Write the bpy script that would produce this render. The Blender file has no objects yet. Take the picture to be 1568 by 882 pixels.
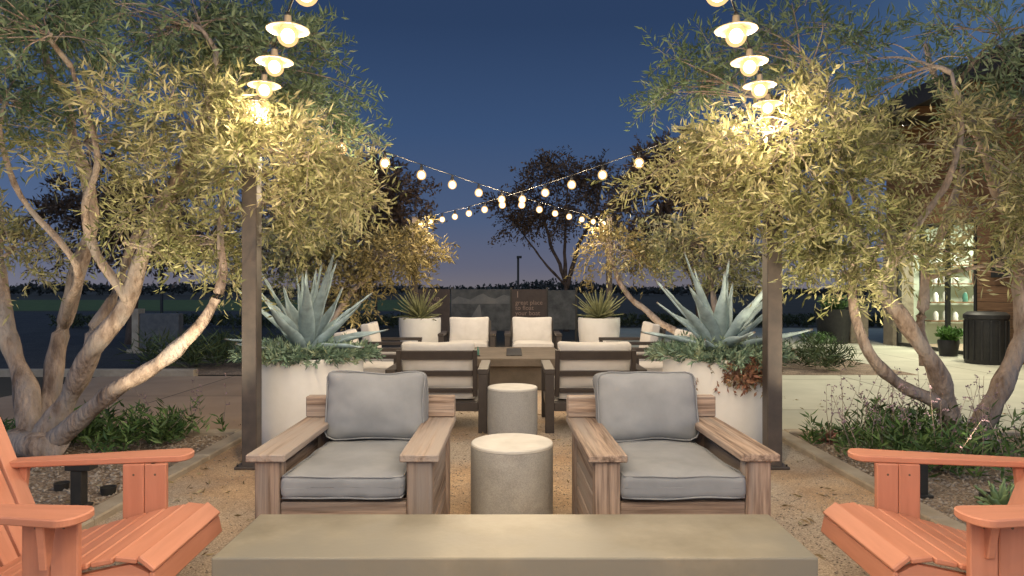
import bpy, bmesh, math, random
import numpy as np
from mathutils import Vector, Matrix, noise
random.seed(7)
R = math.radians
scene = bpy.context.scene
col = scene.collection

# ------------------------------------------------------------------ helpers
def empty(name, loc=(0,0,0), rz=0.0, parent=None):
    e = bpy.data.objects.new(name, None)
    e.location = loc; e.rotation_euler = (0,0,rz)
    e.empty_display_size = 0.1
    col.objects.link(e)
    if parent: e.parent = parent
    return e

def link(name, me, mat=None, parent=None, loc=(0,0,0), rot=(0,0,0), smooth=False):
    o = bpy.data.objects.new(name, me)
    o.location = loc; o.rotation_euler = rot
    col.objects.link(o)
    if mat is not None: me.materials.append(mat)
    if parent: o.parent = parent
    if smooth:
        me.polygons.foreach_set("use_smooth", [True]*len(me.polygons))
    return o

def mesh(name, verts, faces, mat=None, parent=None, loc=(0,0,0), rot=(0,0,0), smooth=False):
    me = bpy.data.meshes.new(name)
    me.from_pydata([tuple(v) for v in verts], [], faces)
    me.update()
    return link(name, me, mat, parent, loc, rot, smooth)

def box(name, size, loc, mat, parent=None, rot=(0,0,0), bevel=0.004, seg=1):
    bm = bmesh.new()
    bmesh.ops.create_cube(bm, size=1.0)
    for v in bm.verts:
        v.co.x *= size[0]; v.co.y *= size[1]; v.co.z *= size[2]
    if bevel > 0:
        bmesh.ops.bevel(bm, geom=list(bm.edges), offset=min(bevel, min(size)*0.45), segments=seg, affect='EDGES', profile=0.5)
    me = bpy.data.meshes.new(name); bm.to_mesh(me); bm.free()
    m = mat
    if isinstance(mat, dict):
        m = mat['xyz'[list(size).index(max(size))]]
    return link(name, me, m, parent, loc, rot)

def prism(name, pts, h, mat, parent=None, loc=(0,0,0), rot=(0,0,0), bevel=0.004):
    bm = bmesh.new()
    vs = [bm.verts.new((p[0], p[1], 0)) for p in pts]
    f = bm.faces.new(vs)
    r = bmesh.ops.extrude_face_region(bm, geom=[f])
    for v in [g for g in r['geom'] if isinstance(g, bmesh.types.BMVert)]:
        v.co.z += h
    bmesh.ops.recalc_face_normals(bm, faces=bm.faces)
    if bevel > 0:
        bmesh.ops.bevel(bm, geom=list(bm.edges), offset=bevel, segments=1, affect='EDGES')
    me = bpy.data.meshes.new(name); bm.to_mesh(me); bm.free()
    return link(name, me, mat, parent, loc, rot)

def lathe(name, prof, mat, parent=None, loc=(0,0,0), n=48, wob=0.0, seed=0, rot=(0,0,0)):
    verts, faces = [], []
    m = len(prof)
    for i in range(n):
        a = 2*math.pi*i/n
        for r, z in prof:
            k = 1 + wob*noise.noise(Vector((math.cos(a)*1.5, math.sin(a)*1.5, z*2+seed)))
            verts.append((r*k*math.cos(a), r*k*math.sin(a), z))
    for i in range(n):
        j = (i+1) % n
        for k in range(m-1):
            faces.append((i*m+k, j*m+k, j*m+k+1, i*m+k+1))
    o = mesh(name, verts, faces, mat, parent, loc, rot, smooth=True)
    md = o.modifiers.new("es", 'EDGE_SPLIT'); md.split_angle = R(40)
    return o

class Tubes:
    def __init__(s): s.v=[]; s.f=[]
    def add(s, pts, rad, n=6, cap=True):
        base = len(s.v)
        m = len(pts)
        up = Vector((0.13,0.21,1)).normalized()
        for i,p in enumerate(pts):
            t = (pts[min(i+1,m-1)] - pts[max(i-1,0)])
            if t.length < 1e-6: t = Vector((0,0,1))
            t.normalize()
            a = t.cross(up)
            if a.length < 0.15: a = t.cross(Vector((1,0,0)))
            a.normalize(); b = t.cross(a)
            r = rad[i]
            for k in range(n):
                an = 2*math.pi*k/n
                s.v.append(p + a*math.cos(an)*r + b*math.sin(an)*r)
        for i in range(m-1):
            for k in range(n):
                k2=(k+1)%n
                s.f.append((base+i*n+k, base+i*n+k2, base+(i+1)*n+k2, base+(i+1)*n+k))
        if cap and n>=3:
            s.f.append(tuple(base+(m-1)*n+k for k in range(n)))
            s.f.append(tuple(base+k for k in reversed(range(n))))
    def obj(s, name, mat, parent=None, smooth=True):
        return mesh(name, s.v, s.f, mat, parent, smooth=smooth)

def crom(pts, per=6):
    P=[Vector(p) for p in pts]
    P=[P[0]*2-P[1]]+P+[P[-1]*2-P[-2]]
    out=[]
    for i in range(1,len(P)-2):
        for k in range(per):
            t=k/per
            a,b,c,d=P[i-1],P[i],P[i+1],P[i+2]
            out.append(0.5*((2*b)+(c-a)*t+(2*a-5*b+4*c-d)*t*t+(3*b-a-3*c+d)*t*t*t))
    out.append(P[-2].copy())
    return out

# ------------------------------------------------------------------ materials
def newmat(name):
    m = bpy.data.materials.new(name); m.use_nodes=True
    nt=m.node_tree
    return m, nt, nt.nodes["Principled BSDF"]

def noisemat(name, c1, c2, scale=8, rough=0.7, detail=5, bump=0.2, bscale=60, mapping=(1,1,1), metallic=0.0,
             speck=None, pos=(0.3,0.7), bdist=0.01, c3=None, c3scale=1.5, spec=0.3, perobj=0.0, sp=(.5,1.5)):
    m, nt, b = newmat(name)
    N=nt.nodes; L=nt.links
    tc=N.new("ShaderNodeTexCoord"); oi=N.new("ShaderNodeObjectInfo")
    add=N.new("ShaderNodeVectorMath"); add.operation='ADD'
    mul=N.new("ShaderNodeVectorMath"); mul.operation='SCALE'; mul.inputs['Scale'].default_value=11.3
    cmb=N.new("ShaderNodeCombineXYZ")
    for i in range(3): L.new(oi.outputs['Random'], cmb.inputs[i])
    L.new(cmb.outputs[0], mul.inputs[0])
    mp=N.new("ShaderNodeMapping"); mp.inputs['Scale'].default_value=mapping
    L.new(tc.outputs['Object'], mp.inputs[0]); L.new(mp.outputs[0], add.inputs[0]); L.new(mul.outputs[0], add.inputs[1])
    vec=add.outputs[0]
    n1=N.new("ShaderNodeTexNoise"); n1.inputs['Scale'].default_value=scale; n1.inputs['Detail'].default_value=detail
    n1.inputs['Roughness'].default_value=0.62
    L.new(vec,n1.inputs['Vector'])
    cr=N.new("ShaderNodeValToRGB"); cr.color_ramp.elements[0].position=pos[0]; cr.color_ramp.elements[1].position=pos[1]
    cr.color_ramp.elements[0].color=(*c1,1); cr.color_ramp.elements[1].color=(*c2,1)
    L.new(n1.outputs['Fac'],cr.inputs[0])
    out=cr.outputs[0]
    if c3 is not None:
        n3=N.new("ShaderNodeTexNoise"); n3.inputs['Scale'].default_value=c3scale; n3.inputs['Detail'].default_value=4
        L.new(vec,n3.inputs['Vector'])
        r3=N.new("ShaderNodeValToRGB"); r3.color_ramp.elements[0].position=0.45; r3.color_ramp.elements[1].position=0.62
        L.new(n3.outputs['Fac'],r3.inputs[0])
        mx=N.new("ShaderNodeMixRGB"); mx.inputs[2].default_value=(*c3,1)
        L.new(r3.outputs[0],mx.inputs[0]); L.new(out,mx.inputs[1]); out=mx.outputs[0]
    if speck is not None:
        v=N.new("ShaderNodeTexVoronoi"); v.inputs['Scale'].default_value=speck
        L.new(vec,v.inputs['Vector'])
        hs=N.new("ShaderNodeSeparateColor"); L.new(v.outputs['Color'],hs.inputs[0])
        mr=N.new("ShaderNodeMapRange"); mr.inputs['To Min'].default_value=sp[0]; mr.inputs['To Max'].default_value=sp[1]
        L.new(hs.outputs[0],mr.inputs[0])
        mm=N.new("ShaderNodeVectorMath"); mm.operation='SCALE'
        L.new(out,mm.inputs[0]); L.new(mr.outputs[0],mm.inputs['Scale']); out=mm.outputs[0]
    if perobj>0:
        mr=N.new("ShaderNodeMapRange"); mr.inputs['To Min'].default_value=1-perobj; mr.inputs['To Max'].default_value=1+perobj
        L.new(oi.outputs['Random'],mr.inputs[0])
        mm=N.new("ShaderNodeVectorMath"); mm.operation='SCALE'
        L.new(out,mm.inputs[0]); L.new(mr.outputs[0],mm.inputs['Scale']); out=mm.outputs[0]
    L.new(out,b.inputs['Base Color'])
    b.inputs['Roughness'].default_value=rough; b.inputs['Metallic'].default_value=metallic
    b.inputs['Specular IOR Level'].default_value=spec
    if bump>0:
        n2=N.new("ShaderNodeTexNoise"); n2.inputs['Scale'].default_value=bscale; n2.inputs['Detail'].default_value=3
        L.new(vec,n2.inputs['Vector'])
        bp=N.new("ShaderNodeBump"); bp.inputs['Strength'].default_value=bump; bp.inputs['Distance'].default_value=bdist
        L.new(n2.outputs['Fac'],bp.inputs['Height']); L.new(bp.outputs[0],b.inputs['Normal'])
    return m

def woodset(name, c1, c2, c3=None, rough=0.75, bump=0.5, g=22, po=.12, pos=(.32,.68)):
    d={}
    for ax in 'xyz':
        mp=[g,g,g]; mp['xyz'.index(ax)]=1.3
        d[ax]=noisemat(name+"_"+ax, c1, c2, scale=1.6, rough=rough, detail=7, bump=bump, bscale=2.2, mapping=tuple(mp), pos=pos, bdist=0.006, c3=c3, c3scale=0.35, perobj=po)
    return d

teak=woodset("weathered_teak",(0.12,0.08,0.06),(0.40,0.30,0.235),c3=(0.30,0.255,0.225),g=30,bump=.7,pos=(.36,.62),po=.18)
coral=woodset("coral_paint",(0.48,0.20,0.125),(0.56,0.245,0.16),rough=0.5,bump=0.16,g=14,po=.05)
siding=woodset("cedar_siding",(0.12,0.065,0.035),(0.23,0.125,0.065))
concrete=noisemat("table_concrete",(0.165,0.15,0.115),(0.29,0.265,0.21),scale=3,rough=0.42,bump=0.15,bscale=45,bdist=0.004,c3=(0.205,0.195,0.165),c3scale=2.2)
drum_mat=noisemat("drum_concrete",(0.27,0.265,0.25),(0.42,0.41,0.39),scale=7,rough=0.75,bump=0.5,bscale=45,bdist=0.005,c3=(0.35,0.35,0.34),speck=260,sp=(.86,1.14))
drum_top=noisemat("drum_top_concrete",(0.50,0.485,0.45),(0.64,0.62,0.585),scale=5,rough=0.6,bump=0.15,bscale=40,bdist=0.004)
planter_mat=noisemat("white_planter",(0.72,0.71,0.66),(0.82,0.81,0.77),scale=3,rough=0.6,bump=0.15,bscale=25,bdist=0.004)
grey_fab=noisemat("grey_cushion_fabric",(0.215,0.225,0.24),(0.27,0.282,0.30),scale=5,rough=0.9,bump=0.25,bscale=500,bdist=0.002,spec=0.15)
pale_fab=noisemat("pale_cushion_fabric",(0.53,0.50,0.46),(0.62,0.59,0.55),scale=6,rough=0.9,bump=0.25,bscale=400,bdist=0.002,spec=0.15)
bronze=noisemat("bronze_frame",(0.038,0.03,0.026),(0.055,0.044,0.038),scale=12,rough=0.5,bump=0.08,bscale=90,bdist=0.002,spec=0.4)
post_mat=noisemat("post_steel",(0.05,0.042,0.038),(0.095,0.075,0.062),scale=7,rough=0.5,bump=0.15,bscale=70,bdist=0.003,spec=0.5)
dark_mat=noisemat("dark_metal",(0.02,0.02,0.02),(0.035,0.033,0.03),scale=12,rough=0.5,bump=0.05)
soil=noisemat("potting_soil",(0.03,0.02,0.015),(0.07,0.05,0.035),scale=20,rough=0.95,bump=0.8,bscale=50)
bark=noisemat("olive_bark",(0.15,0.105,0.08),(0.42,0.33,0.27),scale=5,rough=0.9,bump=1.0,bscale=14,bdist=0.03,mapping=(2.2,2.2,0.8),c3=(0.28,0.24,0.215),c3scale=3,pos=(.35,.65))
bark_dark=noisemat("dark_bark",(0.05,0.035,0.028),(0.12,0.085,0.065),scale=8,rough=0.9,bump=0.8,bscale=20,bdist=0.02)
dg=noisemat("decomposed_granite",(0.33,0.215,0.13),(0.52,0.365,0.225),scale=2.2,rough=0.95,bump=0.8,bscale=110,bdist=0.010,speck=150,sp=(.66,1.34),c3=(0.41,0.34,0.265),c3scale=0.8)
bedm=noisemat("bed_gravel",(0.17,0.125,0.09),(0.33,0.25,0.18),scale=4,rough=0.95,bump=1.0,bscale=60,bdist=0.03,speck=70)
earth=noisemat("dark_earth",(0.045,0.038,0.028),(0.075,0.065,0.045),scale=0.4,rough=0.95,bump=0.3,bscale=3)
asphalt=noisemat("asphalt",(0.035,0.035,0.036),(0.06,0.058,0.056),scale=1.2,rough=0.9,bump=0.4,bscale=80,speck=60)
lawn=noisemat("lawn_grass",(0.06,0.09,0.025),(0.12,0.16,0.05),scale=2,rough=0.95,bump=0.6,bscale=30)
stone_m=noisemat("pebble_stone",(0.18,0.15,0.125),(0.46,0.40,0.33),scale=30,rough=0.9,bump=0.0)
kerb_m=noisemat("kerb_concrete",(0.28,0.23,0.17),(0.42,0.36,0.28),scale=4,rough=0.85,bump=0.4,bscale=60,bdist=0.006)

def paving(name,c1,c2,w=2.4,h=2.4):
    m=noisemat(name,c1,c2,scale=1.3,rough=0.8,bump=0.3,bscale=50,bdist=0.005)
    nt=m.node_tree; N=nt.nodes; L=nt.links
    b=N["Principled BSDF"]; src=b.inputs['Base Color'].links[0].from_socket
    tc=N.new("ShaderNodeTexCoord"); br=N.new("ShaderNodeTexBrick")
    br.inputs['Scale'].default_value=1; br.inputs['Brick Width'].default_value=w; br.inputs['Row Height'].default_value=h
    br.inputs['Mortar Size'].default_value=0.012; br.offset=0.0
    br.inputs['Color1'].default_value=(1,1,1,1); br.inputs['Color2'].default_value=(.86,.86,.86,1); br.inputs['Mortar'].default_value=(.3,.3,.3,1)
    L.new(tc.outputs['Object'],br.inputs['Vector'])
    mx=N.new("ShaderNodeMixRGB"); mx.blend_type='MULTIPLY'; mx.inputs[0].default_value=1
    L.new(src,mx.inputs[1]); L.new(br.outputs['Color'],mx.inputs[2]); L.new(mx.outputs[0],b.inputs['Base Color'])
    return m
patio_m=paving("patio_concrete",(0.40,0.39,0.30),(0.52,0.50,0.39),2.6,2.6)
walk_m=paving("walkway_concrete",(0.28,0.20,0.14),(0.38,0.28,0.20),2.2,2.2)

def leafmat(name, trans=0.3, rough=0.55, tex=False):
    m, nt, b = newmat(name); N=nt.nodes; L=nt.links
    at=N.new("ShaderNodeAttribute"); at.attribute_name="tint"
    src=at.outputs['Color']
    if tex:
        tc=N.new("ShaderNodeTexCoord"); n=N.new("ShaderNodeTexNoise"); n.inputs['Scale'].default_value=14; n.inputs['Detail'].default_value=5
        L.new(tc.outputs['Object'],n.inputs['Vector'])
        mr=N.new("ShaderNodeMapRange"); mr.inputs['From Min'].default_value=.3; mr.inputs['From Max'].default_value=.7
        mr.inputs['To Min'].default_value=.68; mr.inputs['To Max'].default_value=1.22; L.new(n.outputs['Fac'],mr.inputs[0])
        mm=N.new("ShaderNodeVectorMath"); mm.operation='SCALE'; L.new(src,mm.inputs[0]); L.new(mr.outputs[0],mm.inputs['Scale']); src=mm.outputs[0]
        bp=N.new("ShaderNodeBump"); bp.inputs['Strength'].default_value=.3; bp.inputs['Distance'].default_value=.01
        L.new(n.outputs['Fac'],bp.inputs['Height']); L.new(bp.outputs[0],b.inputs['Normal'])
    L.new(src,b.inputs['Base Color']); b.inputs['Roughness'].default_value=rough
    b.inputs['Specular IOR Level'].default_value=0.35
    if trans>0:
        tr=N.new("ShaderNodeBsdfTranslucent"); mix=N.new("ShaderNodeMixShader"); mix.inputs[0].default_value=trans
        L.new(at.outputs['Color'],tr.inputs['Color'])
        L.new(b.outputs[0],mix.inputs[1]); L.new(tr.outputs[0],mix.inputs[2])
        L.new(mix.outputs[0],N["Material Output"].inputs['Surface'])
    return m
leaf_m=leafmat("leaf",0.35)
leaf_far=leafmat("leaf_opaque",0)
agave_m=leafmat("agave_skin",0,0.6,tex=True)

# ------------------------------------------------------------------ foliage
def norm(a): return a/np.maximum(np.linalg.norm(a,axis=1,keepdims=True),1e-6)

def leaf_object(name, S, D, Ln, nleaf, ll, lw, pal, rng, parent, mat=leaf_m, droop=0.25, spread=0.9, t0=0.1, clump=0.35, patch=0.0):
    n=len(S)
    t=np.tile(np.linspace(t0,1.0,nleaf),n)
    idx=np.repeat(np.arange(n),nleaf)
    s=S[idx]; d=D[idx]; L=Ln[idx][:,None]
    t=(t+rng.uniform(-.04,.04,len(t)))[:,None]
    P=s+d*L*t; P[:,2]-= (droop*L*t*t)[:,0]
    side=norm(np.cross(d, rng.normal(size=d.shape)))
    ld=norm(d*0.75+side*spread+rng.normal(size=d.shape)*0.2)
    ld[:,2]-=0.1*droop; ld=norm(ld)
    w=norm(np.cross(ld, rng.normal(size=d.shape)))
    k=rng.uniform(0.6,1.3,(len(t),1))
    ln=ll*k; wd=lw*0.5*rng.uniform(.8,1.2,(len(t),1))
    up=np.cross(ld,w)
    A=P; B=P+ld*ln*0.45+w*wd+up*ln*0.04; C=P+ld*ln-up*ln*0.05; E=P+ld*ln*0.45-w*wd+up*ln*0.04
    V=np.stack([A,B,C,E],1).reshape(-1,3)
    nf=len(t)
    me=bpy.data.meshes.new(name)
    me.vertices.add(nf*4); me.vertices.foreach_set("co",V.astype(np.float32).ravel())
    me.loops.add(nf*4); me.loops.foreach_set("vertex_index",np.arange(nf*4,dtype=np.int32))
    me.polygons.add(nf); me.polygons.foreach_set("loop_start",np.arange(0,nf*4,4,dtype=np.int32))
    me.polygons.foreach_set("loop_total",np.full(nf,4,dtype=np.int32))
    me.update(calc_edges=True)
    pal=np.array(pal)
    tw=rng.random(n)
    if patch>0:
        q_=np.sin(S[:,0]*4.1+np.sin(S[:,2]*3.3)*1.3)+np.sin(S[:,2]*5.3+S[:,1]*2.7)+np.sin(S[:,0]*2.3-S[:,1]*3.9+1)
        tw=np.clip(tw*(1-patch)+patch*(q_/3*.5+.5),0,1)
    tw=tw[idx]; lf=rng.random(nf)
    q=np.clip(tw*(1-clump)+lf*clump,0,0.999)*(len(pal)-1)
    i0=q.astype(int); fr=(q-i0)[:,None]
    c=pal[i0]*(1-fr)+pal[i0+1]*fr
    c=c*rng.uniform(.7,1.3,(nf,1))
    c4=np.concatenate([c,np.ones((nf,1))],1)
    c4=np.repeat(c4,4,axis=0)
    ca=me.color_attributes.new("tint",'FLOAT_COLOR','POINT'); ca.data.foreach_set("color",c4.astype(np.float32).ravel())
    return link(name,me,mat,parent)

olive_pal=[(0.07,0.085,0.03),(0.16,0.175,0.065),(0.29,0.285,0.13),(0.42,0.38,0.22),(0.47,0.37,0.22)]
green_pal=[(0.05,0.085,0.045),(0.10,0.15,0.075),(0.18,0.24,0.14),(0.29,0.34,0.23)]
gold_pal=[(0.11,0.09,0.03),(0.22,0.18,0.07),(0.32,0.25,0.11)]
brown_pal=[(0.04,0.028,0.018),(0.09,0.058,0.038),(0.14,0.09,0.06)]

def tree(name, limbs, blobs, seed, leaf=(0.085,0.0165), dens=440, nleaf=13, tw_len=(.18,.42), bark_m=bark, subs=18, br=(.022,.007), nr=9, lm=leaf_m):
    rng=np.random.default_rng(seed); rnd=random.Random(seed)
    E=empty(name)
    T=Tubes(); samp=[]
    for pts,r0,r1 in limbs:
        c=crom(pts,7); m=len(c)
        c=[p+Vector(noise.noise_vector(p*2.1+Vector((seed,0,0))))*0.06*min(1,i/4) for i,p in enumerate(c)]
        rad=[(r0+(r1-r0)*(i/(m-1))**0.75)*(1+0.3*noise.noise(p*6)) for i,p in enumerate(c)]
        T.add(c,rad,nr)
        samp+=[(p,rad[i]) for i,p in enumerate(c) if i>m*0.35]
    groups={}
    for (cx,cy,cz),(rx,ry,rz),pk,dm in blobs:
        C=Vector((cx,cy,cz))
        near=min(samp,key=lambda s:(s[0]-C).length+max(0,(s[0].z-C.z))*0.7)
        p0=near[0]; mid=(p0+C)/2+Vector((rnd.uniform(-.12,.12),rnd.uniform(-.12,.12),0.12*(C-p0).length))
        c=crom([p0,mid,C],6); m=len(c)
        T.add(c,[br[0]+(br[1]-br[0])*i/(m-1) for i in range(m)],6)
        vol=rx*ry+ry*rz+rx*rz
        ntw=int(dens*vol*dm)
        ns=max(6,int(subs*vol/0.6))
        subl=[]
        for k in range(ns):
            d=Vector((rnd.gauss(0,1),rnd.gauss(0,1),rnd.gauss(0,1))).normalized()
            rr=rnd.uniform(.5,1.35)
            e=C+Vector((d.x*rx,d.y*ry,d.z*rz))*rr
            st=c[rnd.randrange(m//3,m)]
            md=(st+e)/2+Vector((rnd.uniform(-.1,.1),rnd.uniform(-.1,.1),rnd.uniform(-.02,.15)))*max(rx,.3)
            cc=crom([st,md,e],4)
            T.add(cc,[br[1]*(1-0.65*i/(len(cc)-1)) for i in range(len(cc))],4)
            subl.append((cc,(e-st).normalized(),rnd.uniform(.3,1)))
        S=[];D=[]
        wts=[s_[2] for s_ in subl]
        for cc,dr,_ in rnd.choices(subl,weights=wts,k=ntw):
            q=len(cc)*(0.3+0.7*rnd.random()**0.55)
            p=cc[min(int(q),len(cc)-1)]
            j=0.055*max(rx,ry,rz)
            S.append((p.x+rnd.gauss(0,j),p.y+rnd.gauss(0,j),p.z+rnd.gauss(0,j)))
            D.append((dr.x*.6+rnd.gauss(0,.5),dr.y*.6+rnd.gauss(0,.5),dr.z*.6+rnd.gauss(0,.5)))
        g=groups.setdefault(id(pk),[pk,[],[]]); g[1]+=S; g[2]+=D
    T.obj("trunk_and_branches",bark_m,E)
    for i,g in enumerate(groups.values()):
        S=np.array(g[1]); D=norm(np.array(g[2])); Ln=rng.uniform(tw_len[0],tw_len[1],len(S))
        leaf_object("foliage_%d"%(i+1),S,D,Ln,nleaf,leaf[0],leaf[1],g[0],rng,E,mat=lm,patch=.5)
        TW=Tubes()
        for k in range(0,len(S),2):
            p=Vector(S[k]); q=p+Vector(D[k])*float(Ln[k])*0.8; q.z-=0.2*Ln[k]
            TW.add([p,(p+q)/2+Vector((0,0,.015)),q],[.0028,.002,.001],3,cap=False)
        TW.obj("twigs_%d"%(i+1),bark_m,E)
    return E

O=olive_pal; G=green_pal
tree("olive_tree",[
 ([(-4.02,5.8,-.05),(-4.1,5.8,.3),(-4.27,5.9,.75),(-4.45,6.0,1.3),(-4.7,6.2,2.2),(-4.9,6.3,3.2)],.14,.03),
 ([(-4.0,5.75,-.05),(-3.88,5.75,.3),(-3.58,5.7,.72),(-3.15,5.6,1.3),(-2.85,5.5,1.9),(-2.5,5.4,2.6),(-2.3,5.3,3.2)],.13,.025),
 ([(-3.95,5.7,-.05),(-3.7,5.6,.2),(-3.15,5.45,.58),(-2.58,5.3,.95),(-2.33,5.25,1.22),(-2.25,5.3,1.55),(-2.3,5.4,2.2)],.10,.022),
 ([(-4.05,5.85,0),(-4.05,6.0,.5),(-4.0,6.1,1.06),(-3.7,6.0,2.05),(-3.8,5.9,2.8),(-4.0,5.8,3.5)],.11,.03),
 ([(-3.58,5.7,.72),(-3.5,5.9,1.2),(-3.3,6.0,1.9),(-2.8,5.9,2.5),(-2.4,5.9,3.1)],.06,.02),
 ([(-3.15,5.6,1.3),(-3.3,5.3,1.9),(-3.1,5.1,2.4),(-3.2,4.9,3.0)],.045,.015),
 ([(-4.0,6.1,1.06),(-3.6,5.6,1.6),(-3.9,5.3,2.2),(-3.7,5.0,2.8)],.04,.015),
 ([(-4.2,5.7,0),(-4.1,5.7,.1),(-3.9,5.6,.1),(-3.7,5.65,0)],.16,.10),
],[
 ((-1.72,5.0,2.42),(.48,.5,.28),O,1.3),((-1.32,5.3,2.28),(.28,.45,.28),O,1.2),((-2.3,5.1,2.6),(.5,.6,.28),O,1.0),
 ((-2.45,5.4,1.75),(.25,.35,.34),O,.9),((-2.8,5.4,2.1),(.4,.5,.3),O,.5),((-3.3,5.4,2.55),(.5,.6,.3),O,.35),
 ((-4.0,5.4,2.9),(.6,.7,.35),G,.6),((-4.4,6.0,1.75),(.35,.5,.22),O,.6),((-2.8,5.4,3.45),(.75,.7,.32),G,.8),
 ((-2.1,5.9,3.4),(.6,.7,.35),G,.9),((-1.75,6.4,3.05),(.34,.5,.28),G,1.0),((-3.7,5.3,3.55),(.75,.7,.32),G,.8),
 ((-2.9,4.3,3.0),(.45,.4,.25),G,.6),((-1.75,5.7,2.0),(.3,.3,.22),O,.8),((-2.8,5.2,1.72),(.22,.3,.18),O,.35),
],11)
tree("olive_tree",[
 ([(3.85,5.85,-.05),(3.72,5.8,.2),(3.5,5.7,.75),(3.0,5.6,1.45),(2.65,5.4,2.0),(2.25,5.2,2.55)],.12,.025),
 ([(3.8,5.8,-.05),(3.65,5.75,.35),(3.25,5.7,.6),(2.9,5.6,.92),(2.75,5.6,1.4),(2.8,5.5,2.0),(2.6,5.4,2.6)],.075,.02),
 ([(3.95,5.85,-.05),(4.02,5.8,.35),(4.25,5.8,.8),(4.35,5.8,1.3),(4.15,5.8,2.2),(3.7,5.7,3.1)],.11,.03),
 ([(3.5,5.75,.75),(3.45,5.8,1.1),(3.6,5.9,1.65),(3.9,5.9,2.5),(3.6,5.9,3.5)],.06,.02),
 ([(3.0,5.6,1.45),(3.2,5.4,1.9),(3.4,5.2,2.4),(3.3,5.1,3.0)],.04,.015),
 ([(4.1,5.75,0),(3.95,5.7,.1),(3.75,5.7,.1),(3.6,5.8,0)],.13,.08),
],[
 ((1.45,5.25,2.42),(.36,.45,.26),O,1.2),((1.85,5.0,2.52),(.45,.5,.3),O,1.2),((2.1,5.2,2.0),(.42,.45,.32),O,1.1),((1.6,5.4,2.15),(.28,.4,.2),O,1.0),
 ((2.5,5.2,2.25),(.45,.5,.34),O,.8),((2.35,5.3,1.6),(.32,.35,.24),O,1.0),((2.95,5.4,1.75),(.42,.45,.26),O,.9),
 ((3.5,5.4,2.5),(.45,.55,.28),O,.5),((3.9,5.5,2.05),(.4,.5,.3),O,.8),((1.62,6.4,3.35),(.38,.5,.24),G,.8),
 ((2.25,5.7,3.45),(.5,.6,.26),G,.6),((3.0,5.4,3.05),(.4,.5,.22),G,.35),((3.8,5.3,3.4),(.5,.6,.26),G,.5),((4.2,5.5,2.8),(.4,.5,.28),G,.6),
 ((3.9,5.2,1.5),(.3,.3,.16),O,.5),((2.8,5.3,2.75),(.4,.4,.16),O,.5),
],23)
GP=gold_pal
tree("olive_tree",[([(-3.6,12.6,-.05),(-3.4,12.6,.6),(-3.1,12.7,1.2),(-2.6,12.8,1.7)],.1,.04),([(-3.6,12.6,0),(-3.8,12.7,.8),(-3.9,12.8,2.2)],.09,.03)],
 [((-2.3,12.7,2.0),(.75,.8,.5),GP,.9),((-1.75,12.9,2.1),(.5,.6,.4),GP,.9),((-3.1,12.8,1.6),(.6,.7,.5),GP,.9),((-3.5,12.8,2.4),(.8,.8,.5),O,.7),((-4.2,12.4,2.0),(.7,.7,.5),O,.7)],31,leaf=(.11,.032),dens=240,nleaf=12,tw_len=(.25,.5),lm=leaf_far)
tree("olive_tree",[([(3.6,12.2,-.05),(3.0,12.3,.55),(2.4,12.5,1.0),(2.0,12.6,1.5),(1.8,12.7,2.0)],.09,.03),([(3.6,12.2,0),(3.7,12.4,1.0),(3.5,12.6,2.2)],.09,.03)],
 [((1.85,12.8,2.15),(.5,.6,.45),GP,.8),((2.5,12.8,2.0),(.5,.6,.4),O,.7),((3.3,12.6,2.2),(.7,.7,.6),O,.7),((4.1,12.4,1.9),(.6,.7,.5),O,.7)],37,leaf=(.11,.032),dens=220,nleaf=12,tw_len=(.25,.5),lm=leaf_far)
B=brown_pal
tree("park_tree",[([(1.75,22,-.05),(1.75,22,.9),(1.7,22,1.6),(1.2,22,3.0),(.9,22,4.4)],.12,.03),([(1.75,22,1.4),(2.1,22,2.6),(2.7,22,4.0),(2.9,22,5)],.09,.03),([(1.72,22,1.6),(1.7,22,3),(1.8,22,4.8)],.08,.02),([(1.7,22,1.5),(.9,22,2.4),(.2,22,3.4)],.05,.02)],
 [((.5,22,4.2),(.9,1,.6),B,.4),((1.5,22,5.1),(1.1,1,.6),B,.4),((2.6,22,4.7),(1.0,1,.7),B,.4),((3.1,22,3.8),(.8,.9,.5),B,.4),((1.3,22,3.7),(.9,.9,.5),B,.35),((.0,22,3.5),(.5,.6,.4),B,.35)],41,leaf=(.13,.06),dens=260,nleaf=8,tw_len=(.3,.7),bark_m=bark_dark,br=(.035,.014),subs=6,lm=leaf_far)
tree("park_tree",[([(5.0,18,-.05),(4.9,18,1.2),(4.4,18,2.6),(3.9,18,4)],.12,.03),([(5,18,.8),(5.4,18,2.4),(5.6,18,4)],.1,.03)],
 [((3.7,18,4.0),(1.0,1,.8),B,.8),((4.6,18,4.4),(1.1,1,.9),B,.8),((5.4,18,3.8),(1.1,1,.9),B,.8),((4.3,18,2.9),(1.1,1,.6),B,.8),((5.6,18,2.6),(1.0,1,.6),B,.8)],43,leaf=(.14,.055),dens=150,nleaf=9,tw_len=(.3,.6),bark_m=bark_dark,br=(.035,.014),subs=5,lm=leaf_far)
tree("park_tree",[([(-5.0,18,-.05),(-4.9,18,1.4),(-4.6,18,3.0),(-4.2,18,4)],.15,.04),([(-5,18,1.0),(-5.5,18,2.6),(-5.8,18,4)],.1,.03)],
 [((-3.3,18,3.9),(1.0,1,.8),B,.9),((-4.4,18,4.0),(1.2,1,.9),B,.9),((-5.4,18,3.8),(1.2,1,.9),B,.9),((-4.2,18,2.9),(1.1,1,.6),B,.9),((-5.7,18,2.6),(1.1,1,.7),B,.9),((-3.0,18,3.1),(.8,1,.5),B,.8)],47,leaf=(.14,.055),dens=160,nleaf=9,tw_len=(.3,.6),bark_m=bark_dark,br=(.035,.014),subs=5,lm=leaf_far)
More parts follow.
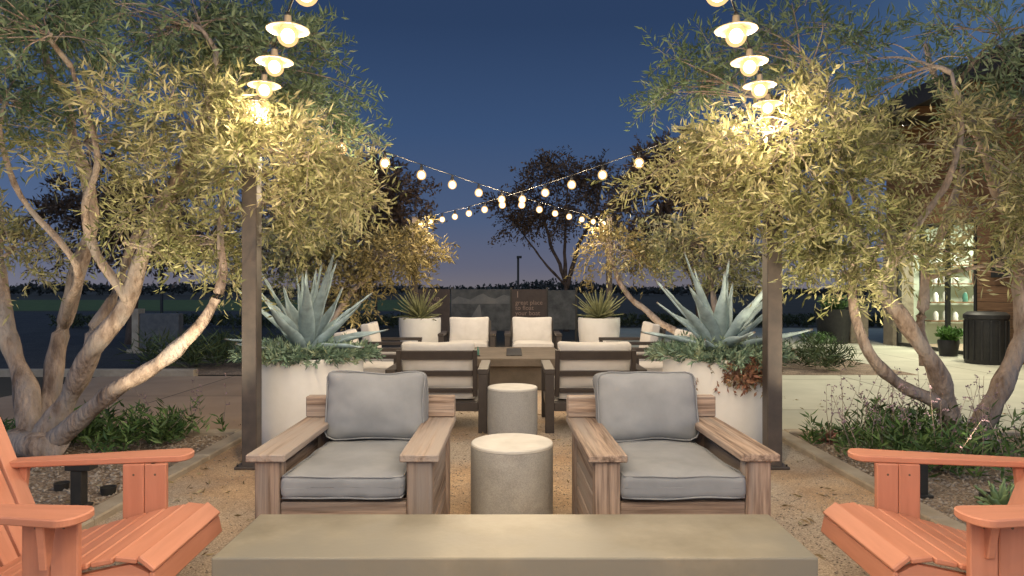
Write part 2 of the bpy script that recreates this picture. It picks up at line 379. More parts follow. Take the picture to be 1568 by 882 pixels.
tree("park_tree",[([(-9.5,17,-.05),(-9.4,17,1.4),(-9.1,17,3.0)],.15,.04)],
 [((-9,17,3.4),(1.5,1.2,1.1),B,.9),((-10.5,17,3.0),(1.5,1.2,1.1),B,.9),((-8,17,2.7),(1.1,1,.7),B,.9)],53,leaf=(.15,.055),dens=110,nleaf=9,tw_len=(.3,.6),bark_m=bark_dark,br=(.035,.014),subs=5,lm=leaf_far)

# distant tree line (one mass)
rng=np.random.default_rng(5)
n=6000
X=rng.uniform(-150,150,n); Hh=.9+.4*np.sin(X*.21)+.5*np.sin(X*.083+1)+rng.uniform(-.3,.5,n)
Y=rng.uniform(118,126,n); Z=rng.random(n)**.6*np.maximum(Hh,.5)
S=np.stack([X,Y,Z],1); D=norm(np.stack([rng.normal(0,.4,n),rng.normal(0,.4,n),np.ones(n)],1))
dt=empty("distant_tree_line")
leaf_object("tree_mass",S,D,rng.uniform(.4,1.1,n),5,.6,.35,[(0.025,0.027,0.025),(0.055,0.055,0.045)],rng,dt,mat=leaf_far)

n=3000
hg=empty("hedge")
S=np.stack([rng.uniform(-16,14,n),rng.uniform(23.5,24.5,n),rng.uniform(0,.35,n)],1)
D=norm(np.stack([rng.normal(0,.5,n),rng.normal(0,.5,n),np.ones(n)],1))
leaf_object("hedge_foliage",S,D,rng.uniform(.12,.25,n),7,.12,.045,[(0.03,0.04,0.018),(0.07,0.085,0.035)],rng,hg,mat=leaf_far)

# ------------------------------------------------------------------ ground
def sheet(name,x0,x1,y0,y1,z,mat,parent=None):
    return mesh(name,[(x0,y0,z),(x1,y0,z),(x1,y1,z),(x0,y1,z)],[(0,1,2,3)],mat,parent)
sheet("ground",-600,600,-200,900,0,earth)
sheet("asphalt_road",-60,-4.6,10.9,40,.004,asphalt)
sheet("lawn",-80,-6,42,80,.004,lawn)
sheet("concrete_walkway",-6.5,-2.6,6.5,10.8,.008,walk_m)
sheet("concrete_patio",2.62,30,6.5,24,.008,patio_m)
sheet("granite_court",-2.44,2.44,-6,14.5,.012,dg)
sheet("planting_bed",-9,-2.58,-2,6.45,.012,bedm)
sheet("planting_bed",2.58,9,-2,6.45,.012,bedm)
sheet("planting_bed",-6.5,-2.6,10.9,16,.012,bedm)
sheet("planting_bed",2.62,6.5,10.9,16,.012,bedm)
for sx in (-1,1):
    k=empty("concrete_kerb")
    y=-2.0; i=0
    while y<14:
        box("kerb_block_%d"%i,(.14,1.49,.11),(sx*2.51,y+.75,.0),kerb_m,k,bevel=.01); y+=1.5; i+=1
    box("kerb_cross",(4.0,.14,.10),(sx*4.6,6.48,.0),kerb_m,k,bevel=.01)
k=empty("asphalt_kerb")
for i in range(12): box("kerb_block_%d"%i,(3.98,.15,.13),(-7-i*4.0,10.82,.05),kerb_m,k,bevel=.01)

def pebbles(name,n,areas,smin,smax,seed,mat):
    r=np.random.default_rng(seed)
    base=np.array([(1,0,0),(-1,0,0),(0,1,0),(0,-1,0),(0,0,1),(0,0,-1)],float)
    F=np.array([(0,2,4),(2,1,4),(1,3,4),(3,0,4),(2,0,5),(1,2,5),(3,1,5),(0,3,5)])
    ar=np.array([(a[1]-a[0])*(a[3]-a[2])*a[4] for a in areas]); ar/=ar.sum()
    ch=r.choice(len(areas),n,p=ar); A=np.array(areas)[ch]
    c=np.stack([r.uniform(A[:,0],A[:,1]),r.uniform(A[:,2],A[:,3]),np.full(n,.014)],1)
    s=r.uniform(smin,smax,(n,1))*r.uniform(.6,1.3,(n,3)); s[:,2]*=.6
    an=r.uniform(0,6.28,n); ca,sa=np.cos(an)[:,None],np.sin(an)[:,None]
    V=base[None]*s[:,None]+r.normal(0,.12,(n,6,3))*s[:,None]
    x=V[:,:,0]*ca-V[:,:,1]*sa; y=V[:,:,0]*sa+V[:,:,1]*ca
    V=np.stack([x,y,V[:,:,2]],2)+c[:,None]
    Fa=(F[None]+np.arange(n)[:,None,None]*6).reshape(-1,3)
    me=bpy.data.meshes.new(name); me.vertices.add(n*6); me.vertices.foreach_set("co",V.astype(np.float32).ravel())
    me.loops.add(len(Fa)*3); me.loops.foreach_set("vertex_index",Fa.astype(np.int32).ravel())
    me.polygons.add(len(Fa)); me.polygons.foreach_set("loop_start",np.arange(0,len(Fa)*3,3,dtype=np.int32)); me.polygons.foreach_set("loop_total",np.full(len(Fa),3,dtype=np.int32))
    me.update(calc_edges=True)
    return link(name,me,mat)
pebbles("bed_gravel",16000,[(-6,-2.6,2.2,6.4,1),(2.6,6,2.2,6.4,1)],.006,.02,3,stone_m)
pebbles("court_gravel",9000,[(-2.42,2.42,2.0,8,1),(-1,1.3,4.3,6.5,2.0),(1.6,2.42,2.6,4.6,3)],.003,.008,4,stone_m)
r_=np.random.default_rng(77)
def litter(areas,n):
    S=[]
    for _ in range(n):
        a=areas[r_.integers(len(areas))]; S.append((r_.uniform(a[0],a[1]),r_.uniform(a[2],a[3]),.02))
    S=np.array(S); an=r_.uniform(0,6.28,n); D=np.stack([np.cos(an),np.sin(an),np.full(n,.02)],1)
    return S,D
S,D=litter([(-2.4,-1.3,2.4,6.5),(1.3,2.4,2.4,6.5),(-2.4,2.4,4.5,8),(-5,-2.6,3,7.5),(2.7,6,3,9)],520)
fl=empty("fallen_leaves")
leaf_object("leaf_litter",S,D,r_.uniform(.01,.05,len(S)),2,.055,.013,[(.12,.08,.04),(.28,.20,.10),(.30,.28,.16)],r_,fl,mat=leaf_far,droop=0,spread=.3)

# ------------------------------------------------------------------ string light posts + strings
def post(x,y,h=2.86):
    e=empty("string_light_post",(x,y,0))
    box("shaft",(.115,.115,h),(0,0,h/2),post_mat,e,bevel=.006)
    box("base_plate",(.2,.2,.02),(0,0,.024),post_mat,e)
    box("cap",(.13,.13,.02),(0,0,h+.01),post_mat,e)
    for i,(a,b_) in enumerate(((.08,.08),(-.08,.08),(.08,-.08),(-.08,-.08))):
        lathe("anchor_bolt_%d"%i,[(0,.05),(.008,.05),(.008,.03)],dark_mat,e,(a,b_,0),n=6)
PX=2.02
for x,y in ((-PX,5.3),(PX,5.3),(-PX,14.2),(PX,14.2),(-PX,-3.2),(PX,-3.2)): post(x,y)
shade_m=noisemat("cream_enamel",(0.34,0.26,0.17),(0.42,0.33,0.22),rough=0.35,bump=0)
# glowing glass globe: bright core inside a frosted amber envelope
core_m,nt,b=newmat("filament_core"); b.inputs['Base Color'].default_value=(1,.8,.5,1)
b.inputs['Emission Color'].default_value=(1,.80,.50,1); b.inputs['Emission Strength'].default_value=14
core_m.cycles.emission_sampling='NONE'
glob_m,nt,b=newmat("frosted_globe"); N=nt.nodes
tr=N.new("ShaderNodeBsdfTransparent"); tr.inputs[0].default_value=(1,.93,.82,1)
em=N.new("ShaderNodeEmission"); em.inputs[0].default_value=(1,.60,.26,1); em.inputs[1].default_value=1.7
mx=N.new("ShaderNodeMixShader"); mx.inputs[0].default_value=.55
nt.links.new(tr.outputs[0],mx.inputs[1]); nt.links.new(em.outputs[0],mx.inputs[2]); nt.links.new(mx.outputs[0],N["Material Output"].inputs[0])
glob_m.cycles.emission_sampling='NONE'
def sphere_me(nm,r,mat_):
    bm=bmesh.new(); bmesh.ops.create_uvsphere(bm,u_segments=16,v_segments=10,radius=r)
    for v in bm.verts:
        if v.co.z>0: v.co.z*=1.12
    me=bpy.data.meshes.new(nm); bm.to_mesh(me); bm.free(); me.materials.append(mat_)
    me.polygons.foreach_set("use_smooth",[True]*len(me.polygons)); return me
RB=.052
core_me=sphere_me("bulb_core",.034,core_m); globe_me=sphere_me("bulb_globe",RB,glob_m)
bulb_l=bpy.data.lights.new("bulb_light",'POINT'); bulb_l.energy=25; bulb_l.color=(1,.78,.51); bulb_l.shadow_soft_size=.022
shade_prof=[(.0,.100),(.018,.100),(.020,.062),(.03,.057),(.07,.047),(.104,.034),(.106,.030),(.102,.028),(.068,.041),(.03,.050),(.0,.054)]
sock_prof=[(.0,.10),(.014,.10),(.019,.085),(.019,.045),(.0,.045)]
def rev(nm,prof,mat_,n=20):
    verts,faces=[],[]; m=len(prof)
    for i in range(n):
        a=2*math.pi*i/n
        for r,z in prof: verts.append((r*math.cos(a),r*math.sin(a),z))
    for i in range(n):
        j=(i+1)%n
        for k in range(m-1): faces.append((i*m+k,j*m+k,j*m+k+1,i*m+k+1))
    me=bpy.data.meshes.new(nm); me.from_pydata(verts,[],faces); me.materials.append(mat_)
    me.polygons.foreach_set("use_smooth",[True]*len(me.polygons)); return me
shade_me=rev("lamp_shade",shade_prof,shade_m); sock_me=rev("bulb_socket",sock_prof,dark_mat,12)
def string(p,q,n,sag=.10,t0=.04,t1=.96,z=2.84,shades=True):
    e=empty("string_lights")
    P=Vector((p[0],p[1],z)); Q=Vector((q[0],q[1],z))
    f=lambda t:P.lerp(Q,t)-Vector((0,0,sag*4*t*(1-t)))
    T=Tubes(); pts=[f(i/40) for i in range(41)]; T.add(pts,[.005]*41,5)
    for i in range(n):
        t=t0+(t1-t0)*i/(n-1); c=f(t)
        T.add([c,c-Vector((0,0,.03))],[.012,.012],6)
        o=c-Vector((0,0,.118))
        lst=[("socket_%d"%i,sock_me,0),("bulb_core_%d"%i,core_me,0),("bulb_globe_%d"%i,globe_me,0)]
        if shades: lst[0]=("lamp_shade_%d"%i,shade_me,0)
        for nm,me_,dz in lst:
            s=bpy.data.objects.new(nm,me_); s.location=o; col.objects.link(s); s.parent=e
            if me_ is globe_me: s.visible_shadow=True
        l=bpy.data.objects.new("bulb_light_%d"%i,bulb_l); l.location=o-Vector((0,0,RB+.03)); col.objects.link(l); l.parent=e
    T.obj("cable",dark_mat,e)
string((-PX,5.3),(PX,14.2),14,shades=False); string((PX,5.3),(-PX,14.2),14,shades=False)
string((-PX,5.3),(PX,-3.2),16); string((PX,5.3),(-PX,-3.2),16)

# ------------------------------------------------------------------ cushions
def cushion(name,size,loc,mat,parent=None,rot=(0,0,0),puff=.02,r=.035,seed=0,wr=.006,pipe=True):
    bm=bmesh.new(); bmesh.ops.create_cube(bm,size=1.0)
    bmesh.ops.subdivide_edges(bm,edges=list(bm.edges),cuts=17,use_grid_fill=True)
    h=[s/2 for s in size]; ax=list(size).index(min(size)); oth=[i for i in range(3) if i!=ax]
    for v in bm.verts:
        p=Vector([v.co[i]*size[i] for i in range(3)])
        inn=Vector([max(-(h[i]-r),min(h[i]-r,p[i])) for i in range(3)])
        d=p-inn
        if d.length>1e-6: p=inn+d.normalized()*r
        u=p[oth[0]]/h[oth[0]]; w=p[oth[1]]/h[oth[1]]
        p[ax]+=math.copysign(1,p[ax])*puff*(1-u*u)*(1-w*w)
        for o_,q in ((oth[0],w),(oth[1],u)):
            p[o_]-=math.copysign(1,p[o_])*0.014*(1-q*q)*(abs(p[o_])/h[o_])**4
        p+=Vector(noise.noise_vector(p*5+Vector((seed*3.1,0,0))))*wr
        ed=max(abs(u),abs(w))
        cr_=abs(noise.noise(Vector((p[oth[0]]*9+p[oth[1]]*5,p[oth[1]]*7-p[oth[0]]*4,seed*2.0))))
        p[ax]-=math.copysign(1,p[ax])*wr*1.3*max(0,.35-cr_)*2.0*(0.4+.6*ed**3)
        v.co=p
    me=bpy.data.meshes.new(name); bm.to_mesh(me); bm.free()
    o=link(name,me,mat,parent,loc,rot,smooth=True)
    md=o.modifiers.new("s",'SUBSURF'); md.levels=1; md.render_levels=1
    if pipe:
        T=Tubes()
        for sg in (-1,1):
            pts=[]; c=r*1.3
            for i in range(48):
                a=2*math.pi*i/48
                ca,sa=math.cos(a),math.sin(a)
                k=1/max(abs(ca),abs(sa)); x=ca*k; y=sa*k
                px=x*h[oth[0]]; py=y*h[oth[1]]
                ix=max(-(h[oth[0]]-c),min(h[oth[0]]-c,px)); iy=max(-(h[oth[1]]-c),min(h[oth[1]]-c,py))
                dx,dy=px-ix,py-iy; dl=math.hypot(dx,dy)
                if dl>1e-6: px=ix+dx/dl*(c-.006); py=iy+dy/dl*(c-.006)
                u=px/h[oth[0]]; w=py/h[oth[1]]
                px-=math.copysign(1,px)*.014*(1-w*w)*(abs(px)/h[oth[0]])**4; py-=math.copysign(1,py)*.014*(1-u*u)*(abs(py)/h[oth[1]])**4
                q=Vector((0,0,0)); q[oth[0]]=px; q[oth[1]]=py; q[ax]=sg*(h[ax]-r*.38)
                q+=Vector(noise.noise_vector(q*5+Vector((seed*3.1,0,0))))*wr
                pts.append(q)
            pts.append(pts[0]); T.add(pts,[.0045]*len(pts),5,cap=False)
        p=T.obj("piping",mat,o)
    return o

# ------------------------------------------------------------------ teak lounge chairs
def teak_chair(x,y,rz,seed):
    e=empty("wooden_lounge_chair",(x,y,.012),rz)
    for s,nm in ((-1,"left"),(1,"right")):
        box(nm+"_front_post",(.12,.09,.565),(s*.36,-.44,.2825),teak,e,bevel=.005)
        box(nm+"_back_post",(.12,.09,.565),(s*.36,.44,.2825),teak,e,bevel=.005)
        box(nm+"_arm",(.185,1.02,.036),(s*.362,0,.585),teak,e,bevel=.005)
        for i,z in enumerate((.13,.275,.42)):
            box(nm+"_side_board_%d"%i,(.03,.788,.135),(s*.385,0,z),teak,e,bevel=.004)
        box(nm+"_under_arm",(.03,.788,.06),(s*.385,0,.53),teak,e)
    box("front_rail",(.597,.04,.16),(0,-.46,.29),teak,e,bevel=.005)
    box("front_lower_rail",(.597,.03,.10),(0,-.44,.12),teak,e,bevel=.005)
    for i in range(6):
        box("seat_slat_%d"%i,(.597,.10,.02),(0,-.36+i*.145,.36),teak,e)
    box("back_top_rail",(.90,.075,.125),(0,.455,.668),teak,e,bevel=.006)
    box("back_cap",(.90,.03,.10),(0,.508,.655),teak,e,bevel=.004)
    for i in range(3):
        box("back_slat_%d"%i,(.597,.03,.10),(0,.44,.22+i*.14),teak,e)
    cushion("seat_cushion",(.60,.93,.125),(0,-.05,.438),grey_fab,e,rot=(R(-1),0,0),puff=.018,r=.035,seed=seed,wr=.010)
    cushion("back_cushion",(.61,.17,.42),(0,.335,.69),grey_fab,e,rot=(R(-11),0,R(1.5*(-1)**seed)),puff=.05,r=.055,seed=seed+5,wr=.016)
teak_chair(-.80,3.72,R(0),1)
teak_chair(.80,3.72,R(1.5),2)

# ------------------------------------------------------------------ bronze lounge chairs
def bronze_chair(x,y,rz,seed):
    e=empty("metal_lounge_chair",(x,y,.012),rz)
    W=.44
    for s,nm in ((-1,"left"),(1,"right")):
        box(nm+"_front_leg",(.085,.05,.565),(s*W,-.40,.2825),bronze,e,bevel=.004)
        box(nm+"_back_leg",(.085,.05,.565),(s*W,.41,.2825),bronze,e,bevel=.004)
        box(nm+"_arm",(.10,.87,.045),(s*W,.003,.5885),bronze,e,bevel=.004)
        box(nm+"_side_rail",(.05,.758,.07),(s*W,.005,.25),bronze,e,bevel=.004)
    box("front_rail",(.793,.04,.08),(0,-.40,.25),bronze,e); box("back_rail",(.793,.04,.08),(0,.41,.25),bronze,e)
    box("seat_pan",(.79,.75,.02),(0,0,.285),bronze,e)
    bk=empty("back_frame",(0,.36,.40),0,e); bk.rotation_euler=(R(-9),0,0)
    for s in (-1,1): box("stile_%d"%(s+1),(.045,.035,.46),(s*.365,0,.17),bronze,bk)
    for i,(z,h) in enumerate(((.35,.085),(.17,.05),(.0,.04))): box("back_slat_%d"%i,(.683,.03,h),(0,0,z),bronze,bk)
    cushion("seat_cushion",(.72,.72,.15),(0,-.05,.375),pale_fab,e,puff=.02,seed=seed)
    cushion("back_cushion",(.72,.14,.47),(0,.27,.635),pale_fab,e,rot=(R(-9),0,0),puff=.03,seed=seed+3,pipe=False)
bronze_chair(-.72,6.95,R(180),3); bronze_chair(.80,6.95,R(180),4)
bronze_chair(-.77,12.0,0,5); bronze_chair(.36,12.0,0,6)
bronze_chair(-1.85,10.3,R(90),7); bronze_chair(-1.75,8.4,R(90),8)
bronze_chair(1.80,10.3,R(-90),9); bronze_chair(1.85,8.4,R(-90),10)

# ------------------------------------------------------------------ tables
t=empty("concrete_table",(0.01,2.70,.012))
box("top",(2.19,.48,.10),(0,0,.365),concrete,t,bevel=.006,seg=2)
box("left_leg",(.16,.44,.3135),(-.95,0,.157),concrete,t); box("right_leg",(.16,.44,.3135),(.95,0,.157),concrete,t)
box("stretcher",(1.73,.06,.16),(0,0,.20),concrete,t)
def drum(x,y,r=.25,h=.45):
    e=empty("concrete_side_table",(x,y,.012))
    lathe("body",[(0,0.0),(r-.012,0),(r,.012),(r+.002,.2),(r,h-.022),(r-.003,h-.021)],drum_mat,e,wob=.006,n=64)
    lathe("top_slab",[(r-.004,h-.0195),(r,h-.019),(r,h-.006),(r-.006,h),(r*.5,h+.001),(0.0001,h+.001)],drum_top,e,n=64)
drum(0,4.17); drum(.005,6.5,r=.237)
firem=noisemat("fire_table_concrete",(0.09,0.075,0.055),(0.15,0.12,0.095),scale=4,rough=.7,bump=.2)
f=empty("fire_table",(.03,10.05,.012))
box("base",(1.1,1.6,.33),(0,0,.165),firem,f,bevel=.01)
box("top",(1.3,1.8,.11),(0,0,.387),firem,f,bevel=.008)
box("burner_tray",(.22,1.1,.012),(0,0,.45),dark_mat,f)
gl=noisemat("lantern_glass",(0.05,0.12,0.10),(0.08,0.2,0.15),rough=0.1,bump=0)
c=empty("condiment_caddy",(-.52,9.5,.454))
box("tray",(.16,.10,.015),(0,0,.008),dark_mat,c)
for i,(a,h) in enumerate(((-.045,.14),(.0,.11),(.045,.13))):
    lathe("bottle_%d"%i,[(0,.015),(.02,.015),(.021,h*.6),(.009,h*.8),(.009,h),(0,h)],gl,c,(a,0,0),n=12)

# ------------------------------------------------------------------ planters
def agave(parent,z,seed,n=26,L=.72,W=.10,pal=((.16,.26,.25),(.27,.38,.36)),emin=12,emax=84):
    rnd=random.Random(seed); verts=[];faces=[];cols=[]
    for i in range(n):
        f=i/(n-1); az=i*2.39996+rnd.uniform(-.25,.25)
        el=R(emax-(emax-emin)*f**.9+rnd.uniform(-8,8))
        ln=L*(0.72+.33*math.sin(math.pi*min(1,f*.9+.15)))*rnd.uniform(.82,1.12); w=W*rnd.uniform(.85,1.15)*(0.8+.3*f)
        p=Vector((math.cos(az)*.03,math.sin(az)*.03,z+.04-.05*f)); k=14
        curl=rnd.uniform(-.15,1.0)*f+ (0.15 if f<.4 else 0); tw=rnd.uniform(-.5,.5)
        hd=Vector((math.cos(az),math.sin(az),0)); sd0=Vector((-math.sin(az),math.cos(az),0))
        shade=rnd.uniform(.75,1.15); ca,cb=pal
        base=len(verts)
        for j in range(k+1):
            t=j/k
            e=el-curl*t*0.9+0.55*max(0,t-.55)*f
            d=hd*math.cos(e)+Vector((0,0,1))*math.sin(e)
            if j: p=p+d*ln/k
            up=sd0.cross(d)*-1
            ww=w*(.62+.5*math.sin(math.pi*min(t/.75,1)))*max(0.0,(1-t**2.4))*.5+.0008
            sd=(sd0*math.cos(tw*t)+up*math.sin(tw*t)).normalized()
            wav=.007*math.sin(t*16+i)
            verts+= [p+sd*ww+up*(ww*.55+wav), p+sd*ww*.5+up*ww*.12, p-up*.004, p-sd*ww*.5+up*ww*.12, p-sd*ww+up*(ww*.55-wav)]
            cm=[ca[q]+(cb[q]-ca[q])*(.3+.5*t) for q in range(3)]
            if t<.12: cm=[x*1.3 for x in cm]
            if t>.97: cm=[.1,.07,.05]
            for q in range(5):
                s=shade*(1.2 if q in(0,4) else 1); cols.append((cm[0]*s,cm[1]*s,cm[2]*s*.97,1))
        for j in range(k):
            for q in range(4):
                a=base+j*5+q; faces.append((a,a+1,a+6,a+5))
    o=mesh("agave_leaves",verts,faces,agave_m,parent,smooth=True)
    ca_=o.data.color_attributes.new("tint",'FLOAT_COLOR','POINT'); ca_.data.foreach_set("color",np.array(cols,dtype=np.float32).ravel())
    md=o.modifiers.new("s",'SOLIDIFY'); md.thickness=.009; md.offset=0
    return o

def planter(x,y,r,h,seed,big=True,trail=False):
    e=empty("planter_with_agave",(x,y,.012))
    lathe("pot",[(0,0),(r*.76,0),(r*.80,.02),(r*.93,h*.35),(r*1.0,h*.7),(r*1.01,h*.93),(r*1.0,h),(r*.94,h),(r*.93,h-.06),(0,h-.05)],planter_mat,e,n=64)
    lathe("soil",[(r*.925,h-.04),(r*.5,h-.02),(0.001,h+.0)],soil,e,n=32,wob=.0)
    rng=np.random.default_rng(seed)
    if big:
        agave(e,h-.02,seed,n=23,L=.86,W=.145,pal=((.19,.27,.30),(.36,.46,.50)),emin=14,emax=86)
        n=430
        a=rng.uniform(0,6.283,n); rr=r*np.sqrt(rng.uniform(.12,1.05,n))
        S=np.stack([np.cos(a)*rr,np.sin(a)*rr,h-.02+rng.uniform(-.01,.04,n)-.10*np.maximum(0,rr/r-.97)],1)
        D=norm(np.stack([np.cos(a)*(rr/r)*.9+rng.normal(0,.3,n),np.sin(a)*(rr/r)*.9+rng.normal(0,.3,n),.75-.5*(rr/r)**3+rng.normal(0,.15,n)],1))
        leaf_object("blue_succulents",S,D,rng.uniform(.06,.18,n),16,.065,.016,[(.08,.14,.08),(.17,.26,.18),(.24,.32,.22),(.32,.36,.2)],rng,e,mat=leaf_far,droop=.1,spread=.7)
        if trail:
            n=120
            a=rng.normal(-1.35,.28,n); rr=r*rng.uniform(.85,1.04,n)
            S=np.stack([np.cos(a)*rr,np.sin(a)*rr,h+.03-rng.random(n)*.18],1)
            D=norm(np.stack([np.cos(a)*.6+rng.normal(0,.3,n),np.sin(a)*.6,-.5+rng.normal(0,.4,n)],1))
            leaf_object("trailing_succulents",S,D,rng.uniform(.05,.13,n),12,.05,.022,[(.24,.10,.07),(.30,.16,.10),(.22,.24,.12)],rng,e,mat=leaf_far,droop=.4)
    else:
        agave(e,h-.02,seed,n=46,L=.62,W=.05,pal=((.12,.13,.06),(.30,.31,.16)),emin=15)
planter(-1.80,6.0,.48,.80,61); planter(1.82,6.0,.48,.80,67,trail=True)
planter(-1.82,13.5,.41,.80,71,big=False); planter(1.72,13.5,.41,.80,73,big=False)

# ------------------------------------------------------------------ adirondack chairs
screw=noisemat("screw_steel",(0.10,0.07,0.05),(0.16,0.12,0.09),rough=.4,bump=0)
def adirondack(x,y,rz):
    e=empty("adirondack_chair",(x,y,.012),rz)
    for s,nm in ((-1,"near"),(1,"far")):
        box(nm+"_front_leg",(.10,.03,.55),(.05,s*.36,.275),coral,e)
        box(nm+"_front_leg_rear_board",(.098,.03,.42),(-.052,s*.36,.34),coral,e)
        for i,(sx,sz) in enumerate(((.03,.22),(.07,.30),(-.06,.24),(.05,.50),(-.05,.50))):
            for q in (-1,1):
                lathe("screw_%s_%d_%d"%(nm,i,q+1),[(0,.0006),(.005,.0006),(.006,-.001)],screw,e,(sx,s*.36+q*.0155,sz),n=8,rot=(R(90*q*-1),0,0))
        prism(nm+"_bracket",[(-.03,0),(.05,0),(.015,-.16),(-.01,-.17)],.03,coral['z'],e,loc=(.02,s*.375+(.0 if s>0 else -.09),.55),rot=(R(90),0,R(90)) )
        pts=[]
        for k in range(9):
            a=-math.pi/2+math.pi*k/8
            pts.append((.13+.055*math.cos(a),.085*math.sin(a)))
        pts+= [(-.1,.075),(-.70,.04),(-.70,-.04),(-.1,-.07)]
        prism(nm+"_arm",pts,.03,coral['x'],e,loc=(0,s*.435,.5515),rot=(0,0,R(s*9)),bevel=.005)
        yy=s*.30-.015
        prof=[(.33,.22),(.33,.30),(.26,.335),(-.40,.20),(-.88,.02),(-.94,.0),(-.80,0.0),(-.30,.10),(.25,.20)]
        mesh(nm+"_stringer",[(a,yy,b) for a,b in prof]+[(a,yy+.03,b) for a,b in prof],
             [tuple(range(9)),tuple(reversed(range(9,18)))]+[((i+1)%9,i,i+9,(i+1)%9+9) for i in range(9)],coral['x'],e)
        box(nm+"_rear_post",(.08,.03,.56),(-.60,s*.35,.27),coral,e,rot=(0,R(6),0))
    path=[(.352,.262,78),(.325,.335,40),(.25,.352,8),(.16,.342,-10),(.07,.322,-13),(-.02,.30,-14),(-.11,.277,-14),(-.20,.254,-14),(-.29,.231,-14),(-.38,.208,-14)]
    for i,(px_,pz,an) in enumerate(path):
        box("seat_slat_%d"%i,(.082,.66,.022),(px_,0,pz+.005),coral,e,rot=(0,R(an),0),bevel=.005)
    b=empty("back",(-.43,0,.17),0,e); b.rotation_euler=(0,R(-25),0)
    for i in range(6):
        k=i-2.5; h=.82-.022*k*k
        pts=[(-.045,0),(.045,0),(.052,h-.02),(.03,h),(-.03,h),(-.052,h-.02)]
        o=prism("back_slat_%d"%i,pts,.02,coral['y'],b,loc=(0.01,k*.108,0),rot=(R(90),0,R(90)),bevel=.003)
        o.rotation_euler.rotate_axis('Z',R(-k*2.0))
    box("back_brace_upper",(.025,.66,.06),(-.018,0,.48),coral,b); box("back_brace_lower",(.025,.60,.07),(-.018,0,.10),coral,b)
adirondack(-1.73,2.90,R(3)); adirondack(1.82,2.90,R(180-3))

# ------------------------------------------------------------------ bed plants
def shrub(name,pts,seed,pal,h=(.15,.3),nl=16,ll=.11,lw=.02,per=9,rad=.14,fl=False):
    e=empty(name); rng=np.random.default_rng(seed)
    S=[];D=[]
    for (x,y) in pts:
        for k in range(per):
            S.append((x+rng.normal(0,rad),y+rng.normal(0,rad),.01)); D.append((rng.normal(0,.3),rng.normal(0,.3),1))
    S=np.array(S);D=norm(np.array(D)); L=rng.uniform(h[0],h[1],len(S))
    leaf_object("foliage",S,D,L,nl,ll,lw,pal,rng,e,mat=leaf_far,droop=.0,spread=1.0,t0=.15)
    if fl:
        T=Tubes(); FS=[];FD=[]
        for (x,y) in pts:
            for k in range(3):
                p=Vector((x+rng.normal(0,.15),y+rng.normal(0,.15),.05)); q=p+Vector((rng.normal(0,.12),rng.normal(0,.12),rng.uniform(.35,.62)))
                m=(p+q)/2+Vector((rng.normal(0,.03),rng.normal(0,.03),0)); T.add([p,m,q],[.003,.0025,.0015],4)
                for j in range(4):
                    FS.append(tuple(m.lerp(q,j/3))); FD.append((rng.normal(0,.5),rng.normal(0,.5),.6))
        T.obj("flower_stems",bark,e)
        leaf_object("flowers",np.array(FS),norm(np.array(FD)),rng.uniform(.03,.08,len(FS)),7,.018,.012,[(.20,.13,.17),(.34,.24,.28)],rng,e,mat=leaf_far)
GS=[(.03,.07,.02),(.07,.13,.035),(.13,.21,.07)]
rr=random.Random(8)
shrub("flowering_shrub",[(3.0+rr.uniform(0,1.9),4.9+rr.uniform(0,1.4)) for _ in range(20)],81,GS,h=(.18,.40),fl=True)
shrub("flowering_shrub",[(2.85,6.1),(2.9,5.7),(3.1,5.2),(4.2,4.9),(4.5,4.7)],82,GS,h=(.12,.22),fl=True)
shrub("low_shrub",[(-3.0-rr.uniform(0,1.6),5.6+rr.uniform(0,.8)) for _ in range(12)],83,GS,h=(.15,.34))
shrub("low_shrub",[(-2.95,6.2),(-3.2,6.1)],84,GS,h=(.12,.22),fl=True)
shrub("ornamental_grass",[(-5+rr.uniform(-1.3,1.5),11.4+rr.uniform(0,1.5)) for _ in range(16)],85,[(.03,.05,.02),(.08,.11,.04)],h=(.3,.6),ll=.25,lw=.02)
shrub("ornamental_grass",[(4+rr.uniform(-1,1.5),11.4+rr.uniform(0,1.5)) for _ in range(14)],86,[(.03,.05,.02),(.08,.11,.04)],h=(.25,.5),ll=.22,lw=.02)
for (x,y,s,sd) in ((3.05,4.25,.16,1),(3.35,4.1,.12,2),(2.85,6.15,.10,3)):
    e=empty("succulent_rosette",(x,y,.012)); 
    agave(e,0,90+sd,n=24,L=s,W=.05,pal=((.10,.17,.08),(.20,.28,.14)) if sd<3 else ((.2,.09,.08),(.3,.16,.13)),emin=8)

def light(nm,kind,loc,en,colr,size,parent,rot=(0,0,0),spot=None):
    l=bpy.data.lights.new(nm,kind); l.energy=en; l.color=colr
    if kind=='AREA': l.shape='DISK'; l.size=size
    else: l.shadow_soft_size=size
    if spot: l.spot_size=R(spot); l.spot_blend=.8
    o=bpy.data.objects.new(nm,l); o.location=loc; o.rotation_euler=rot; col.objects.link(o); o.parent=parent; return o

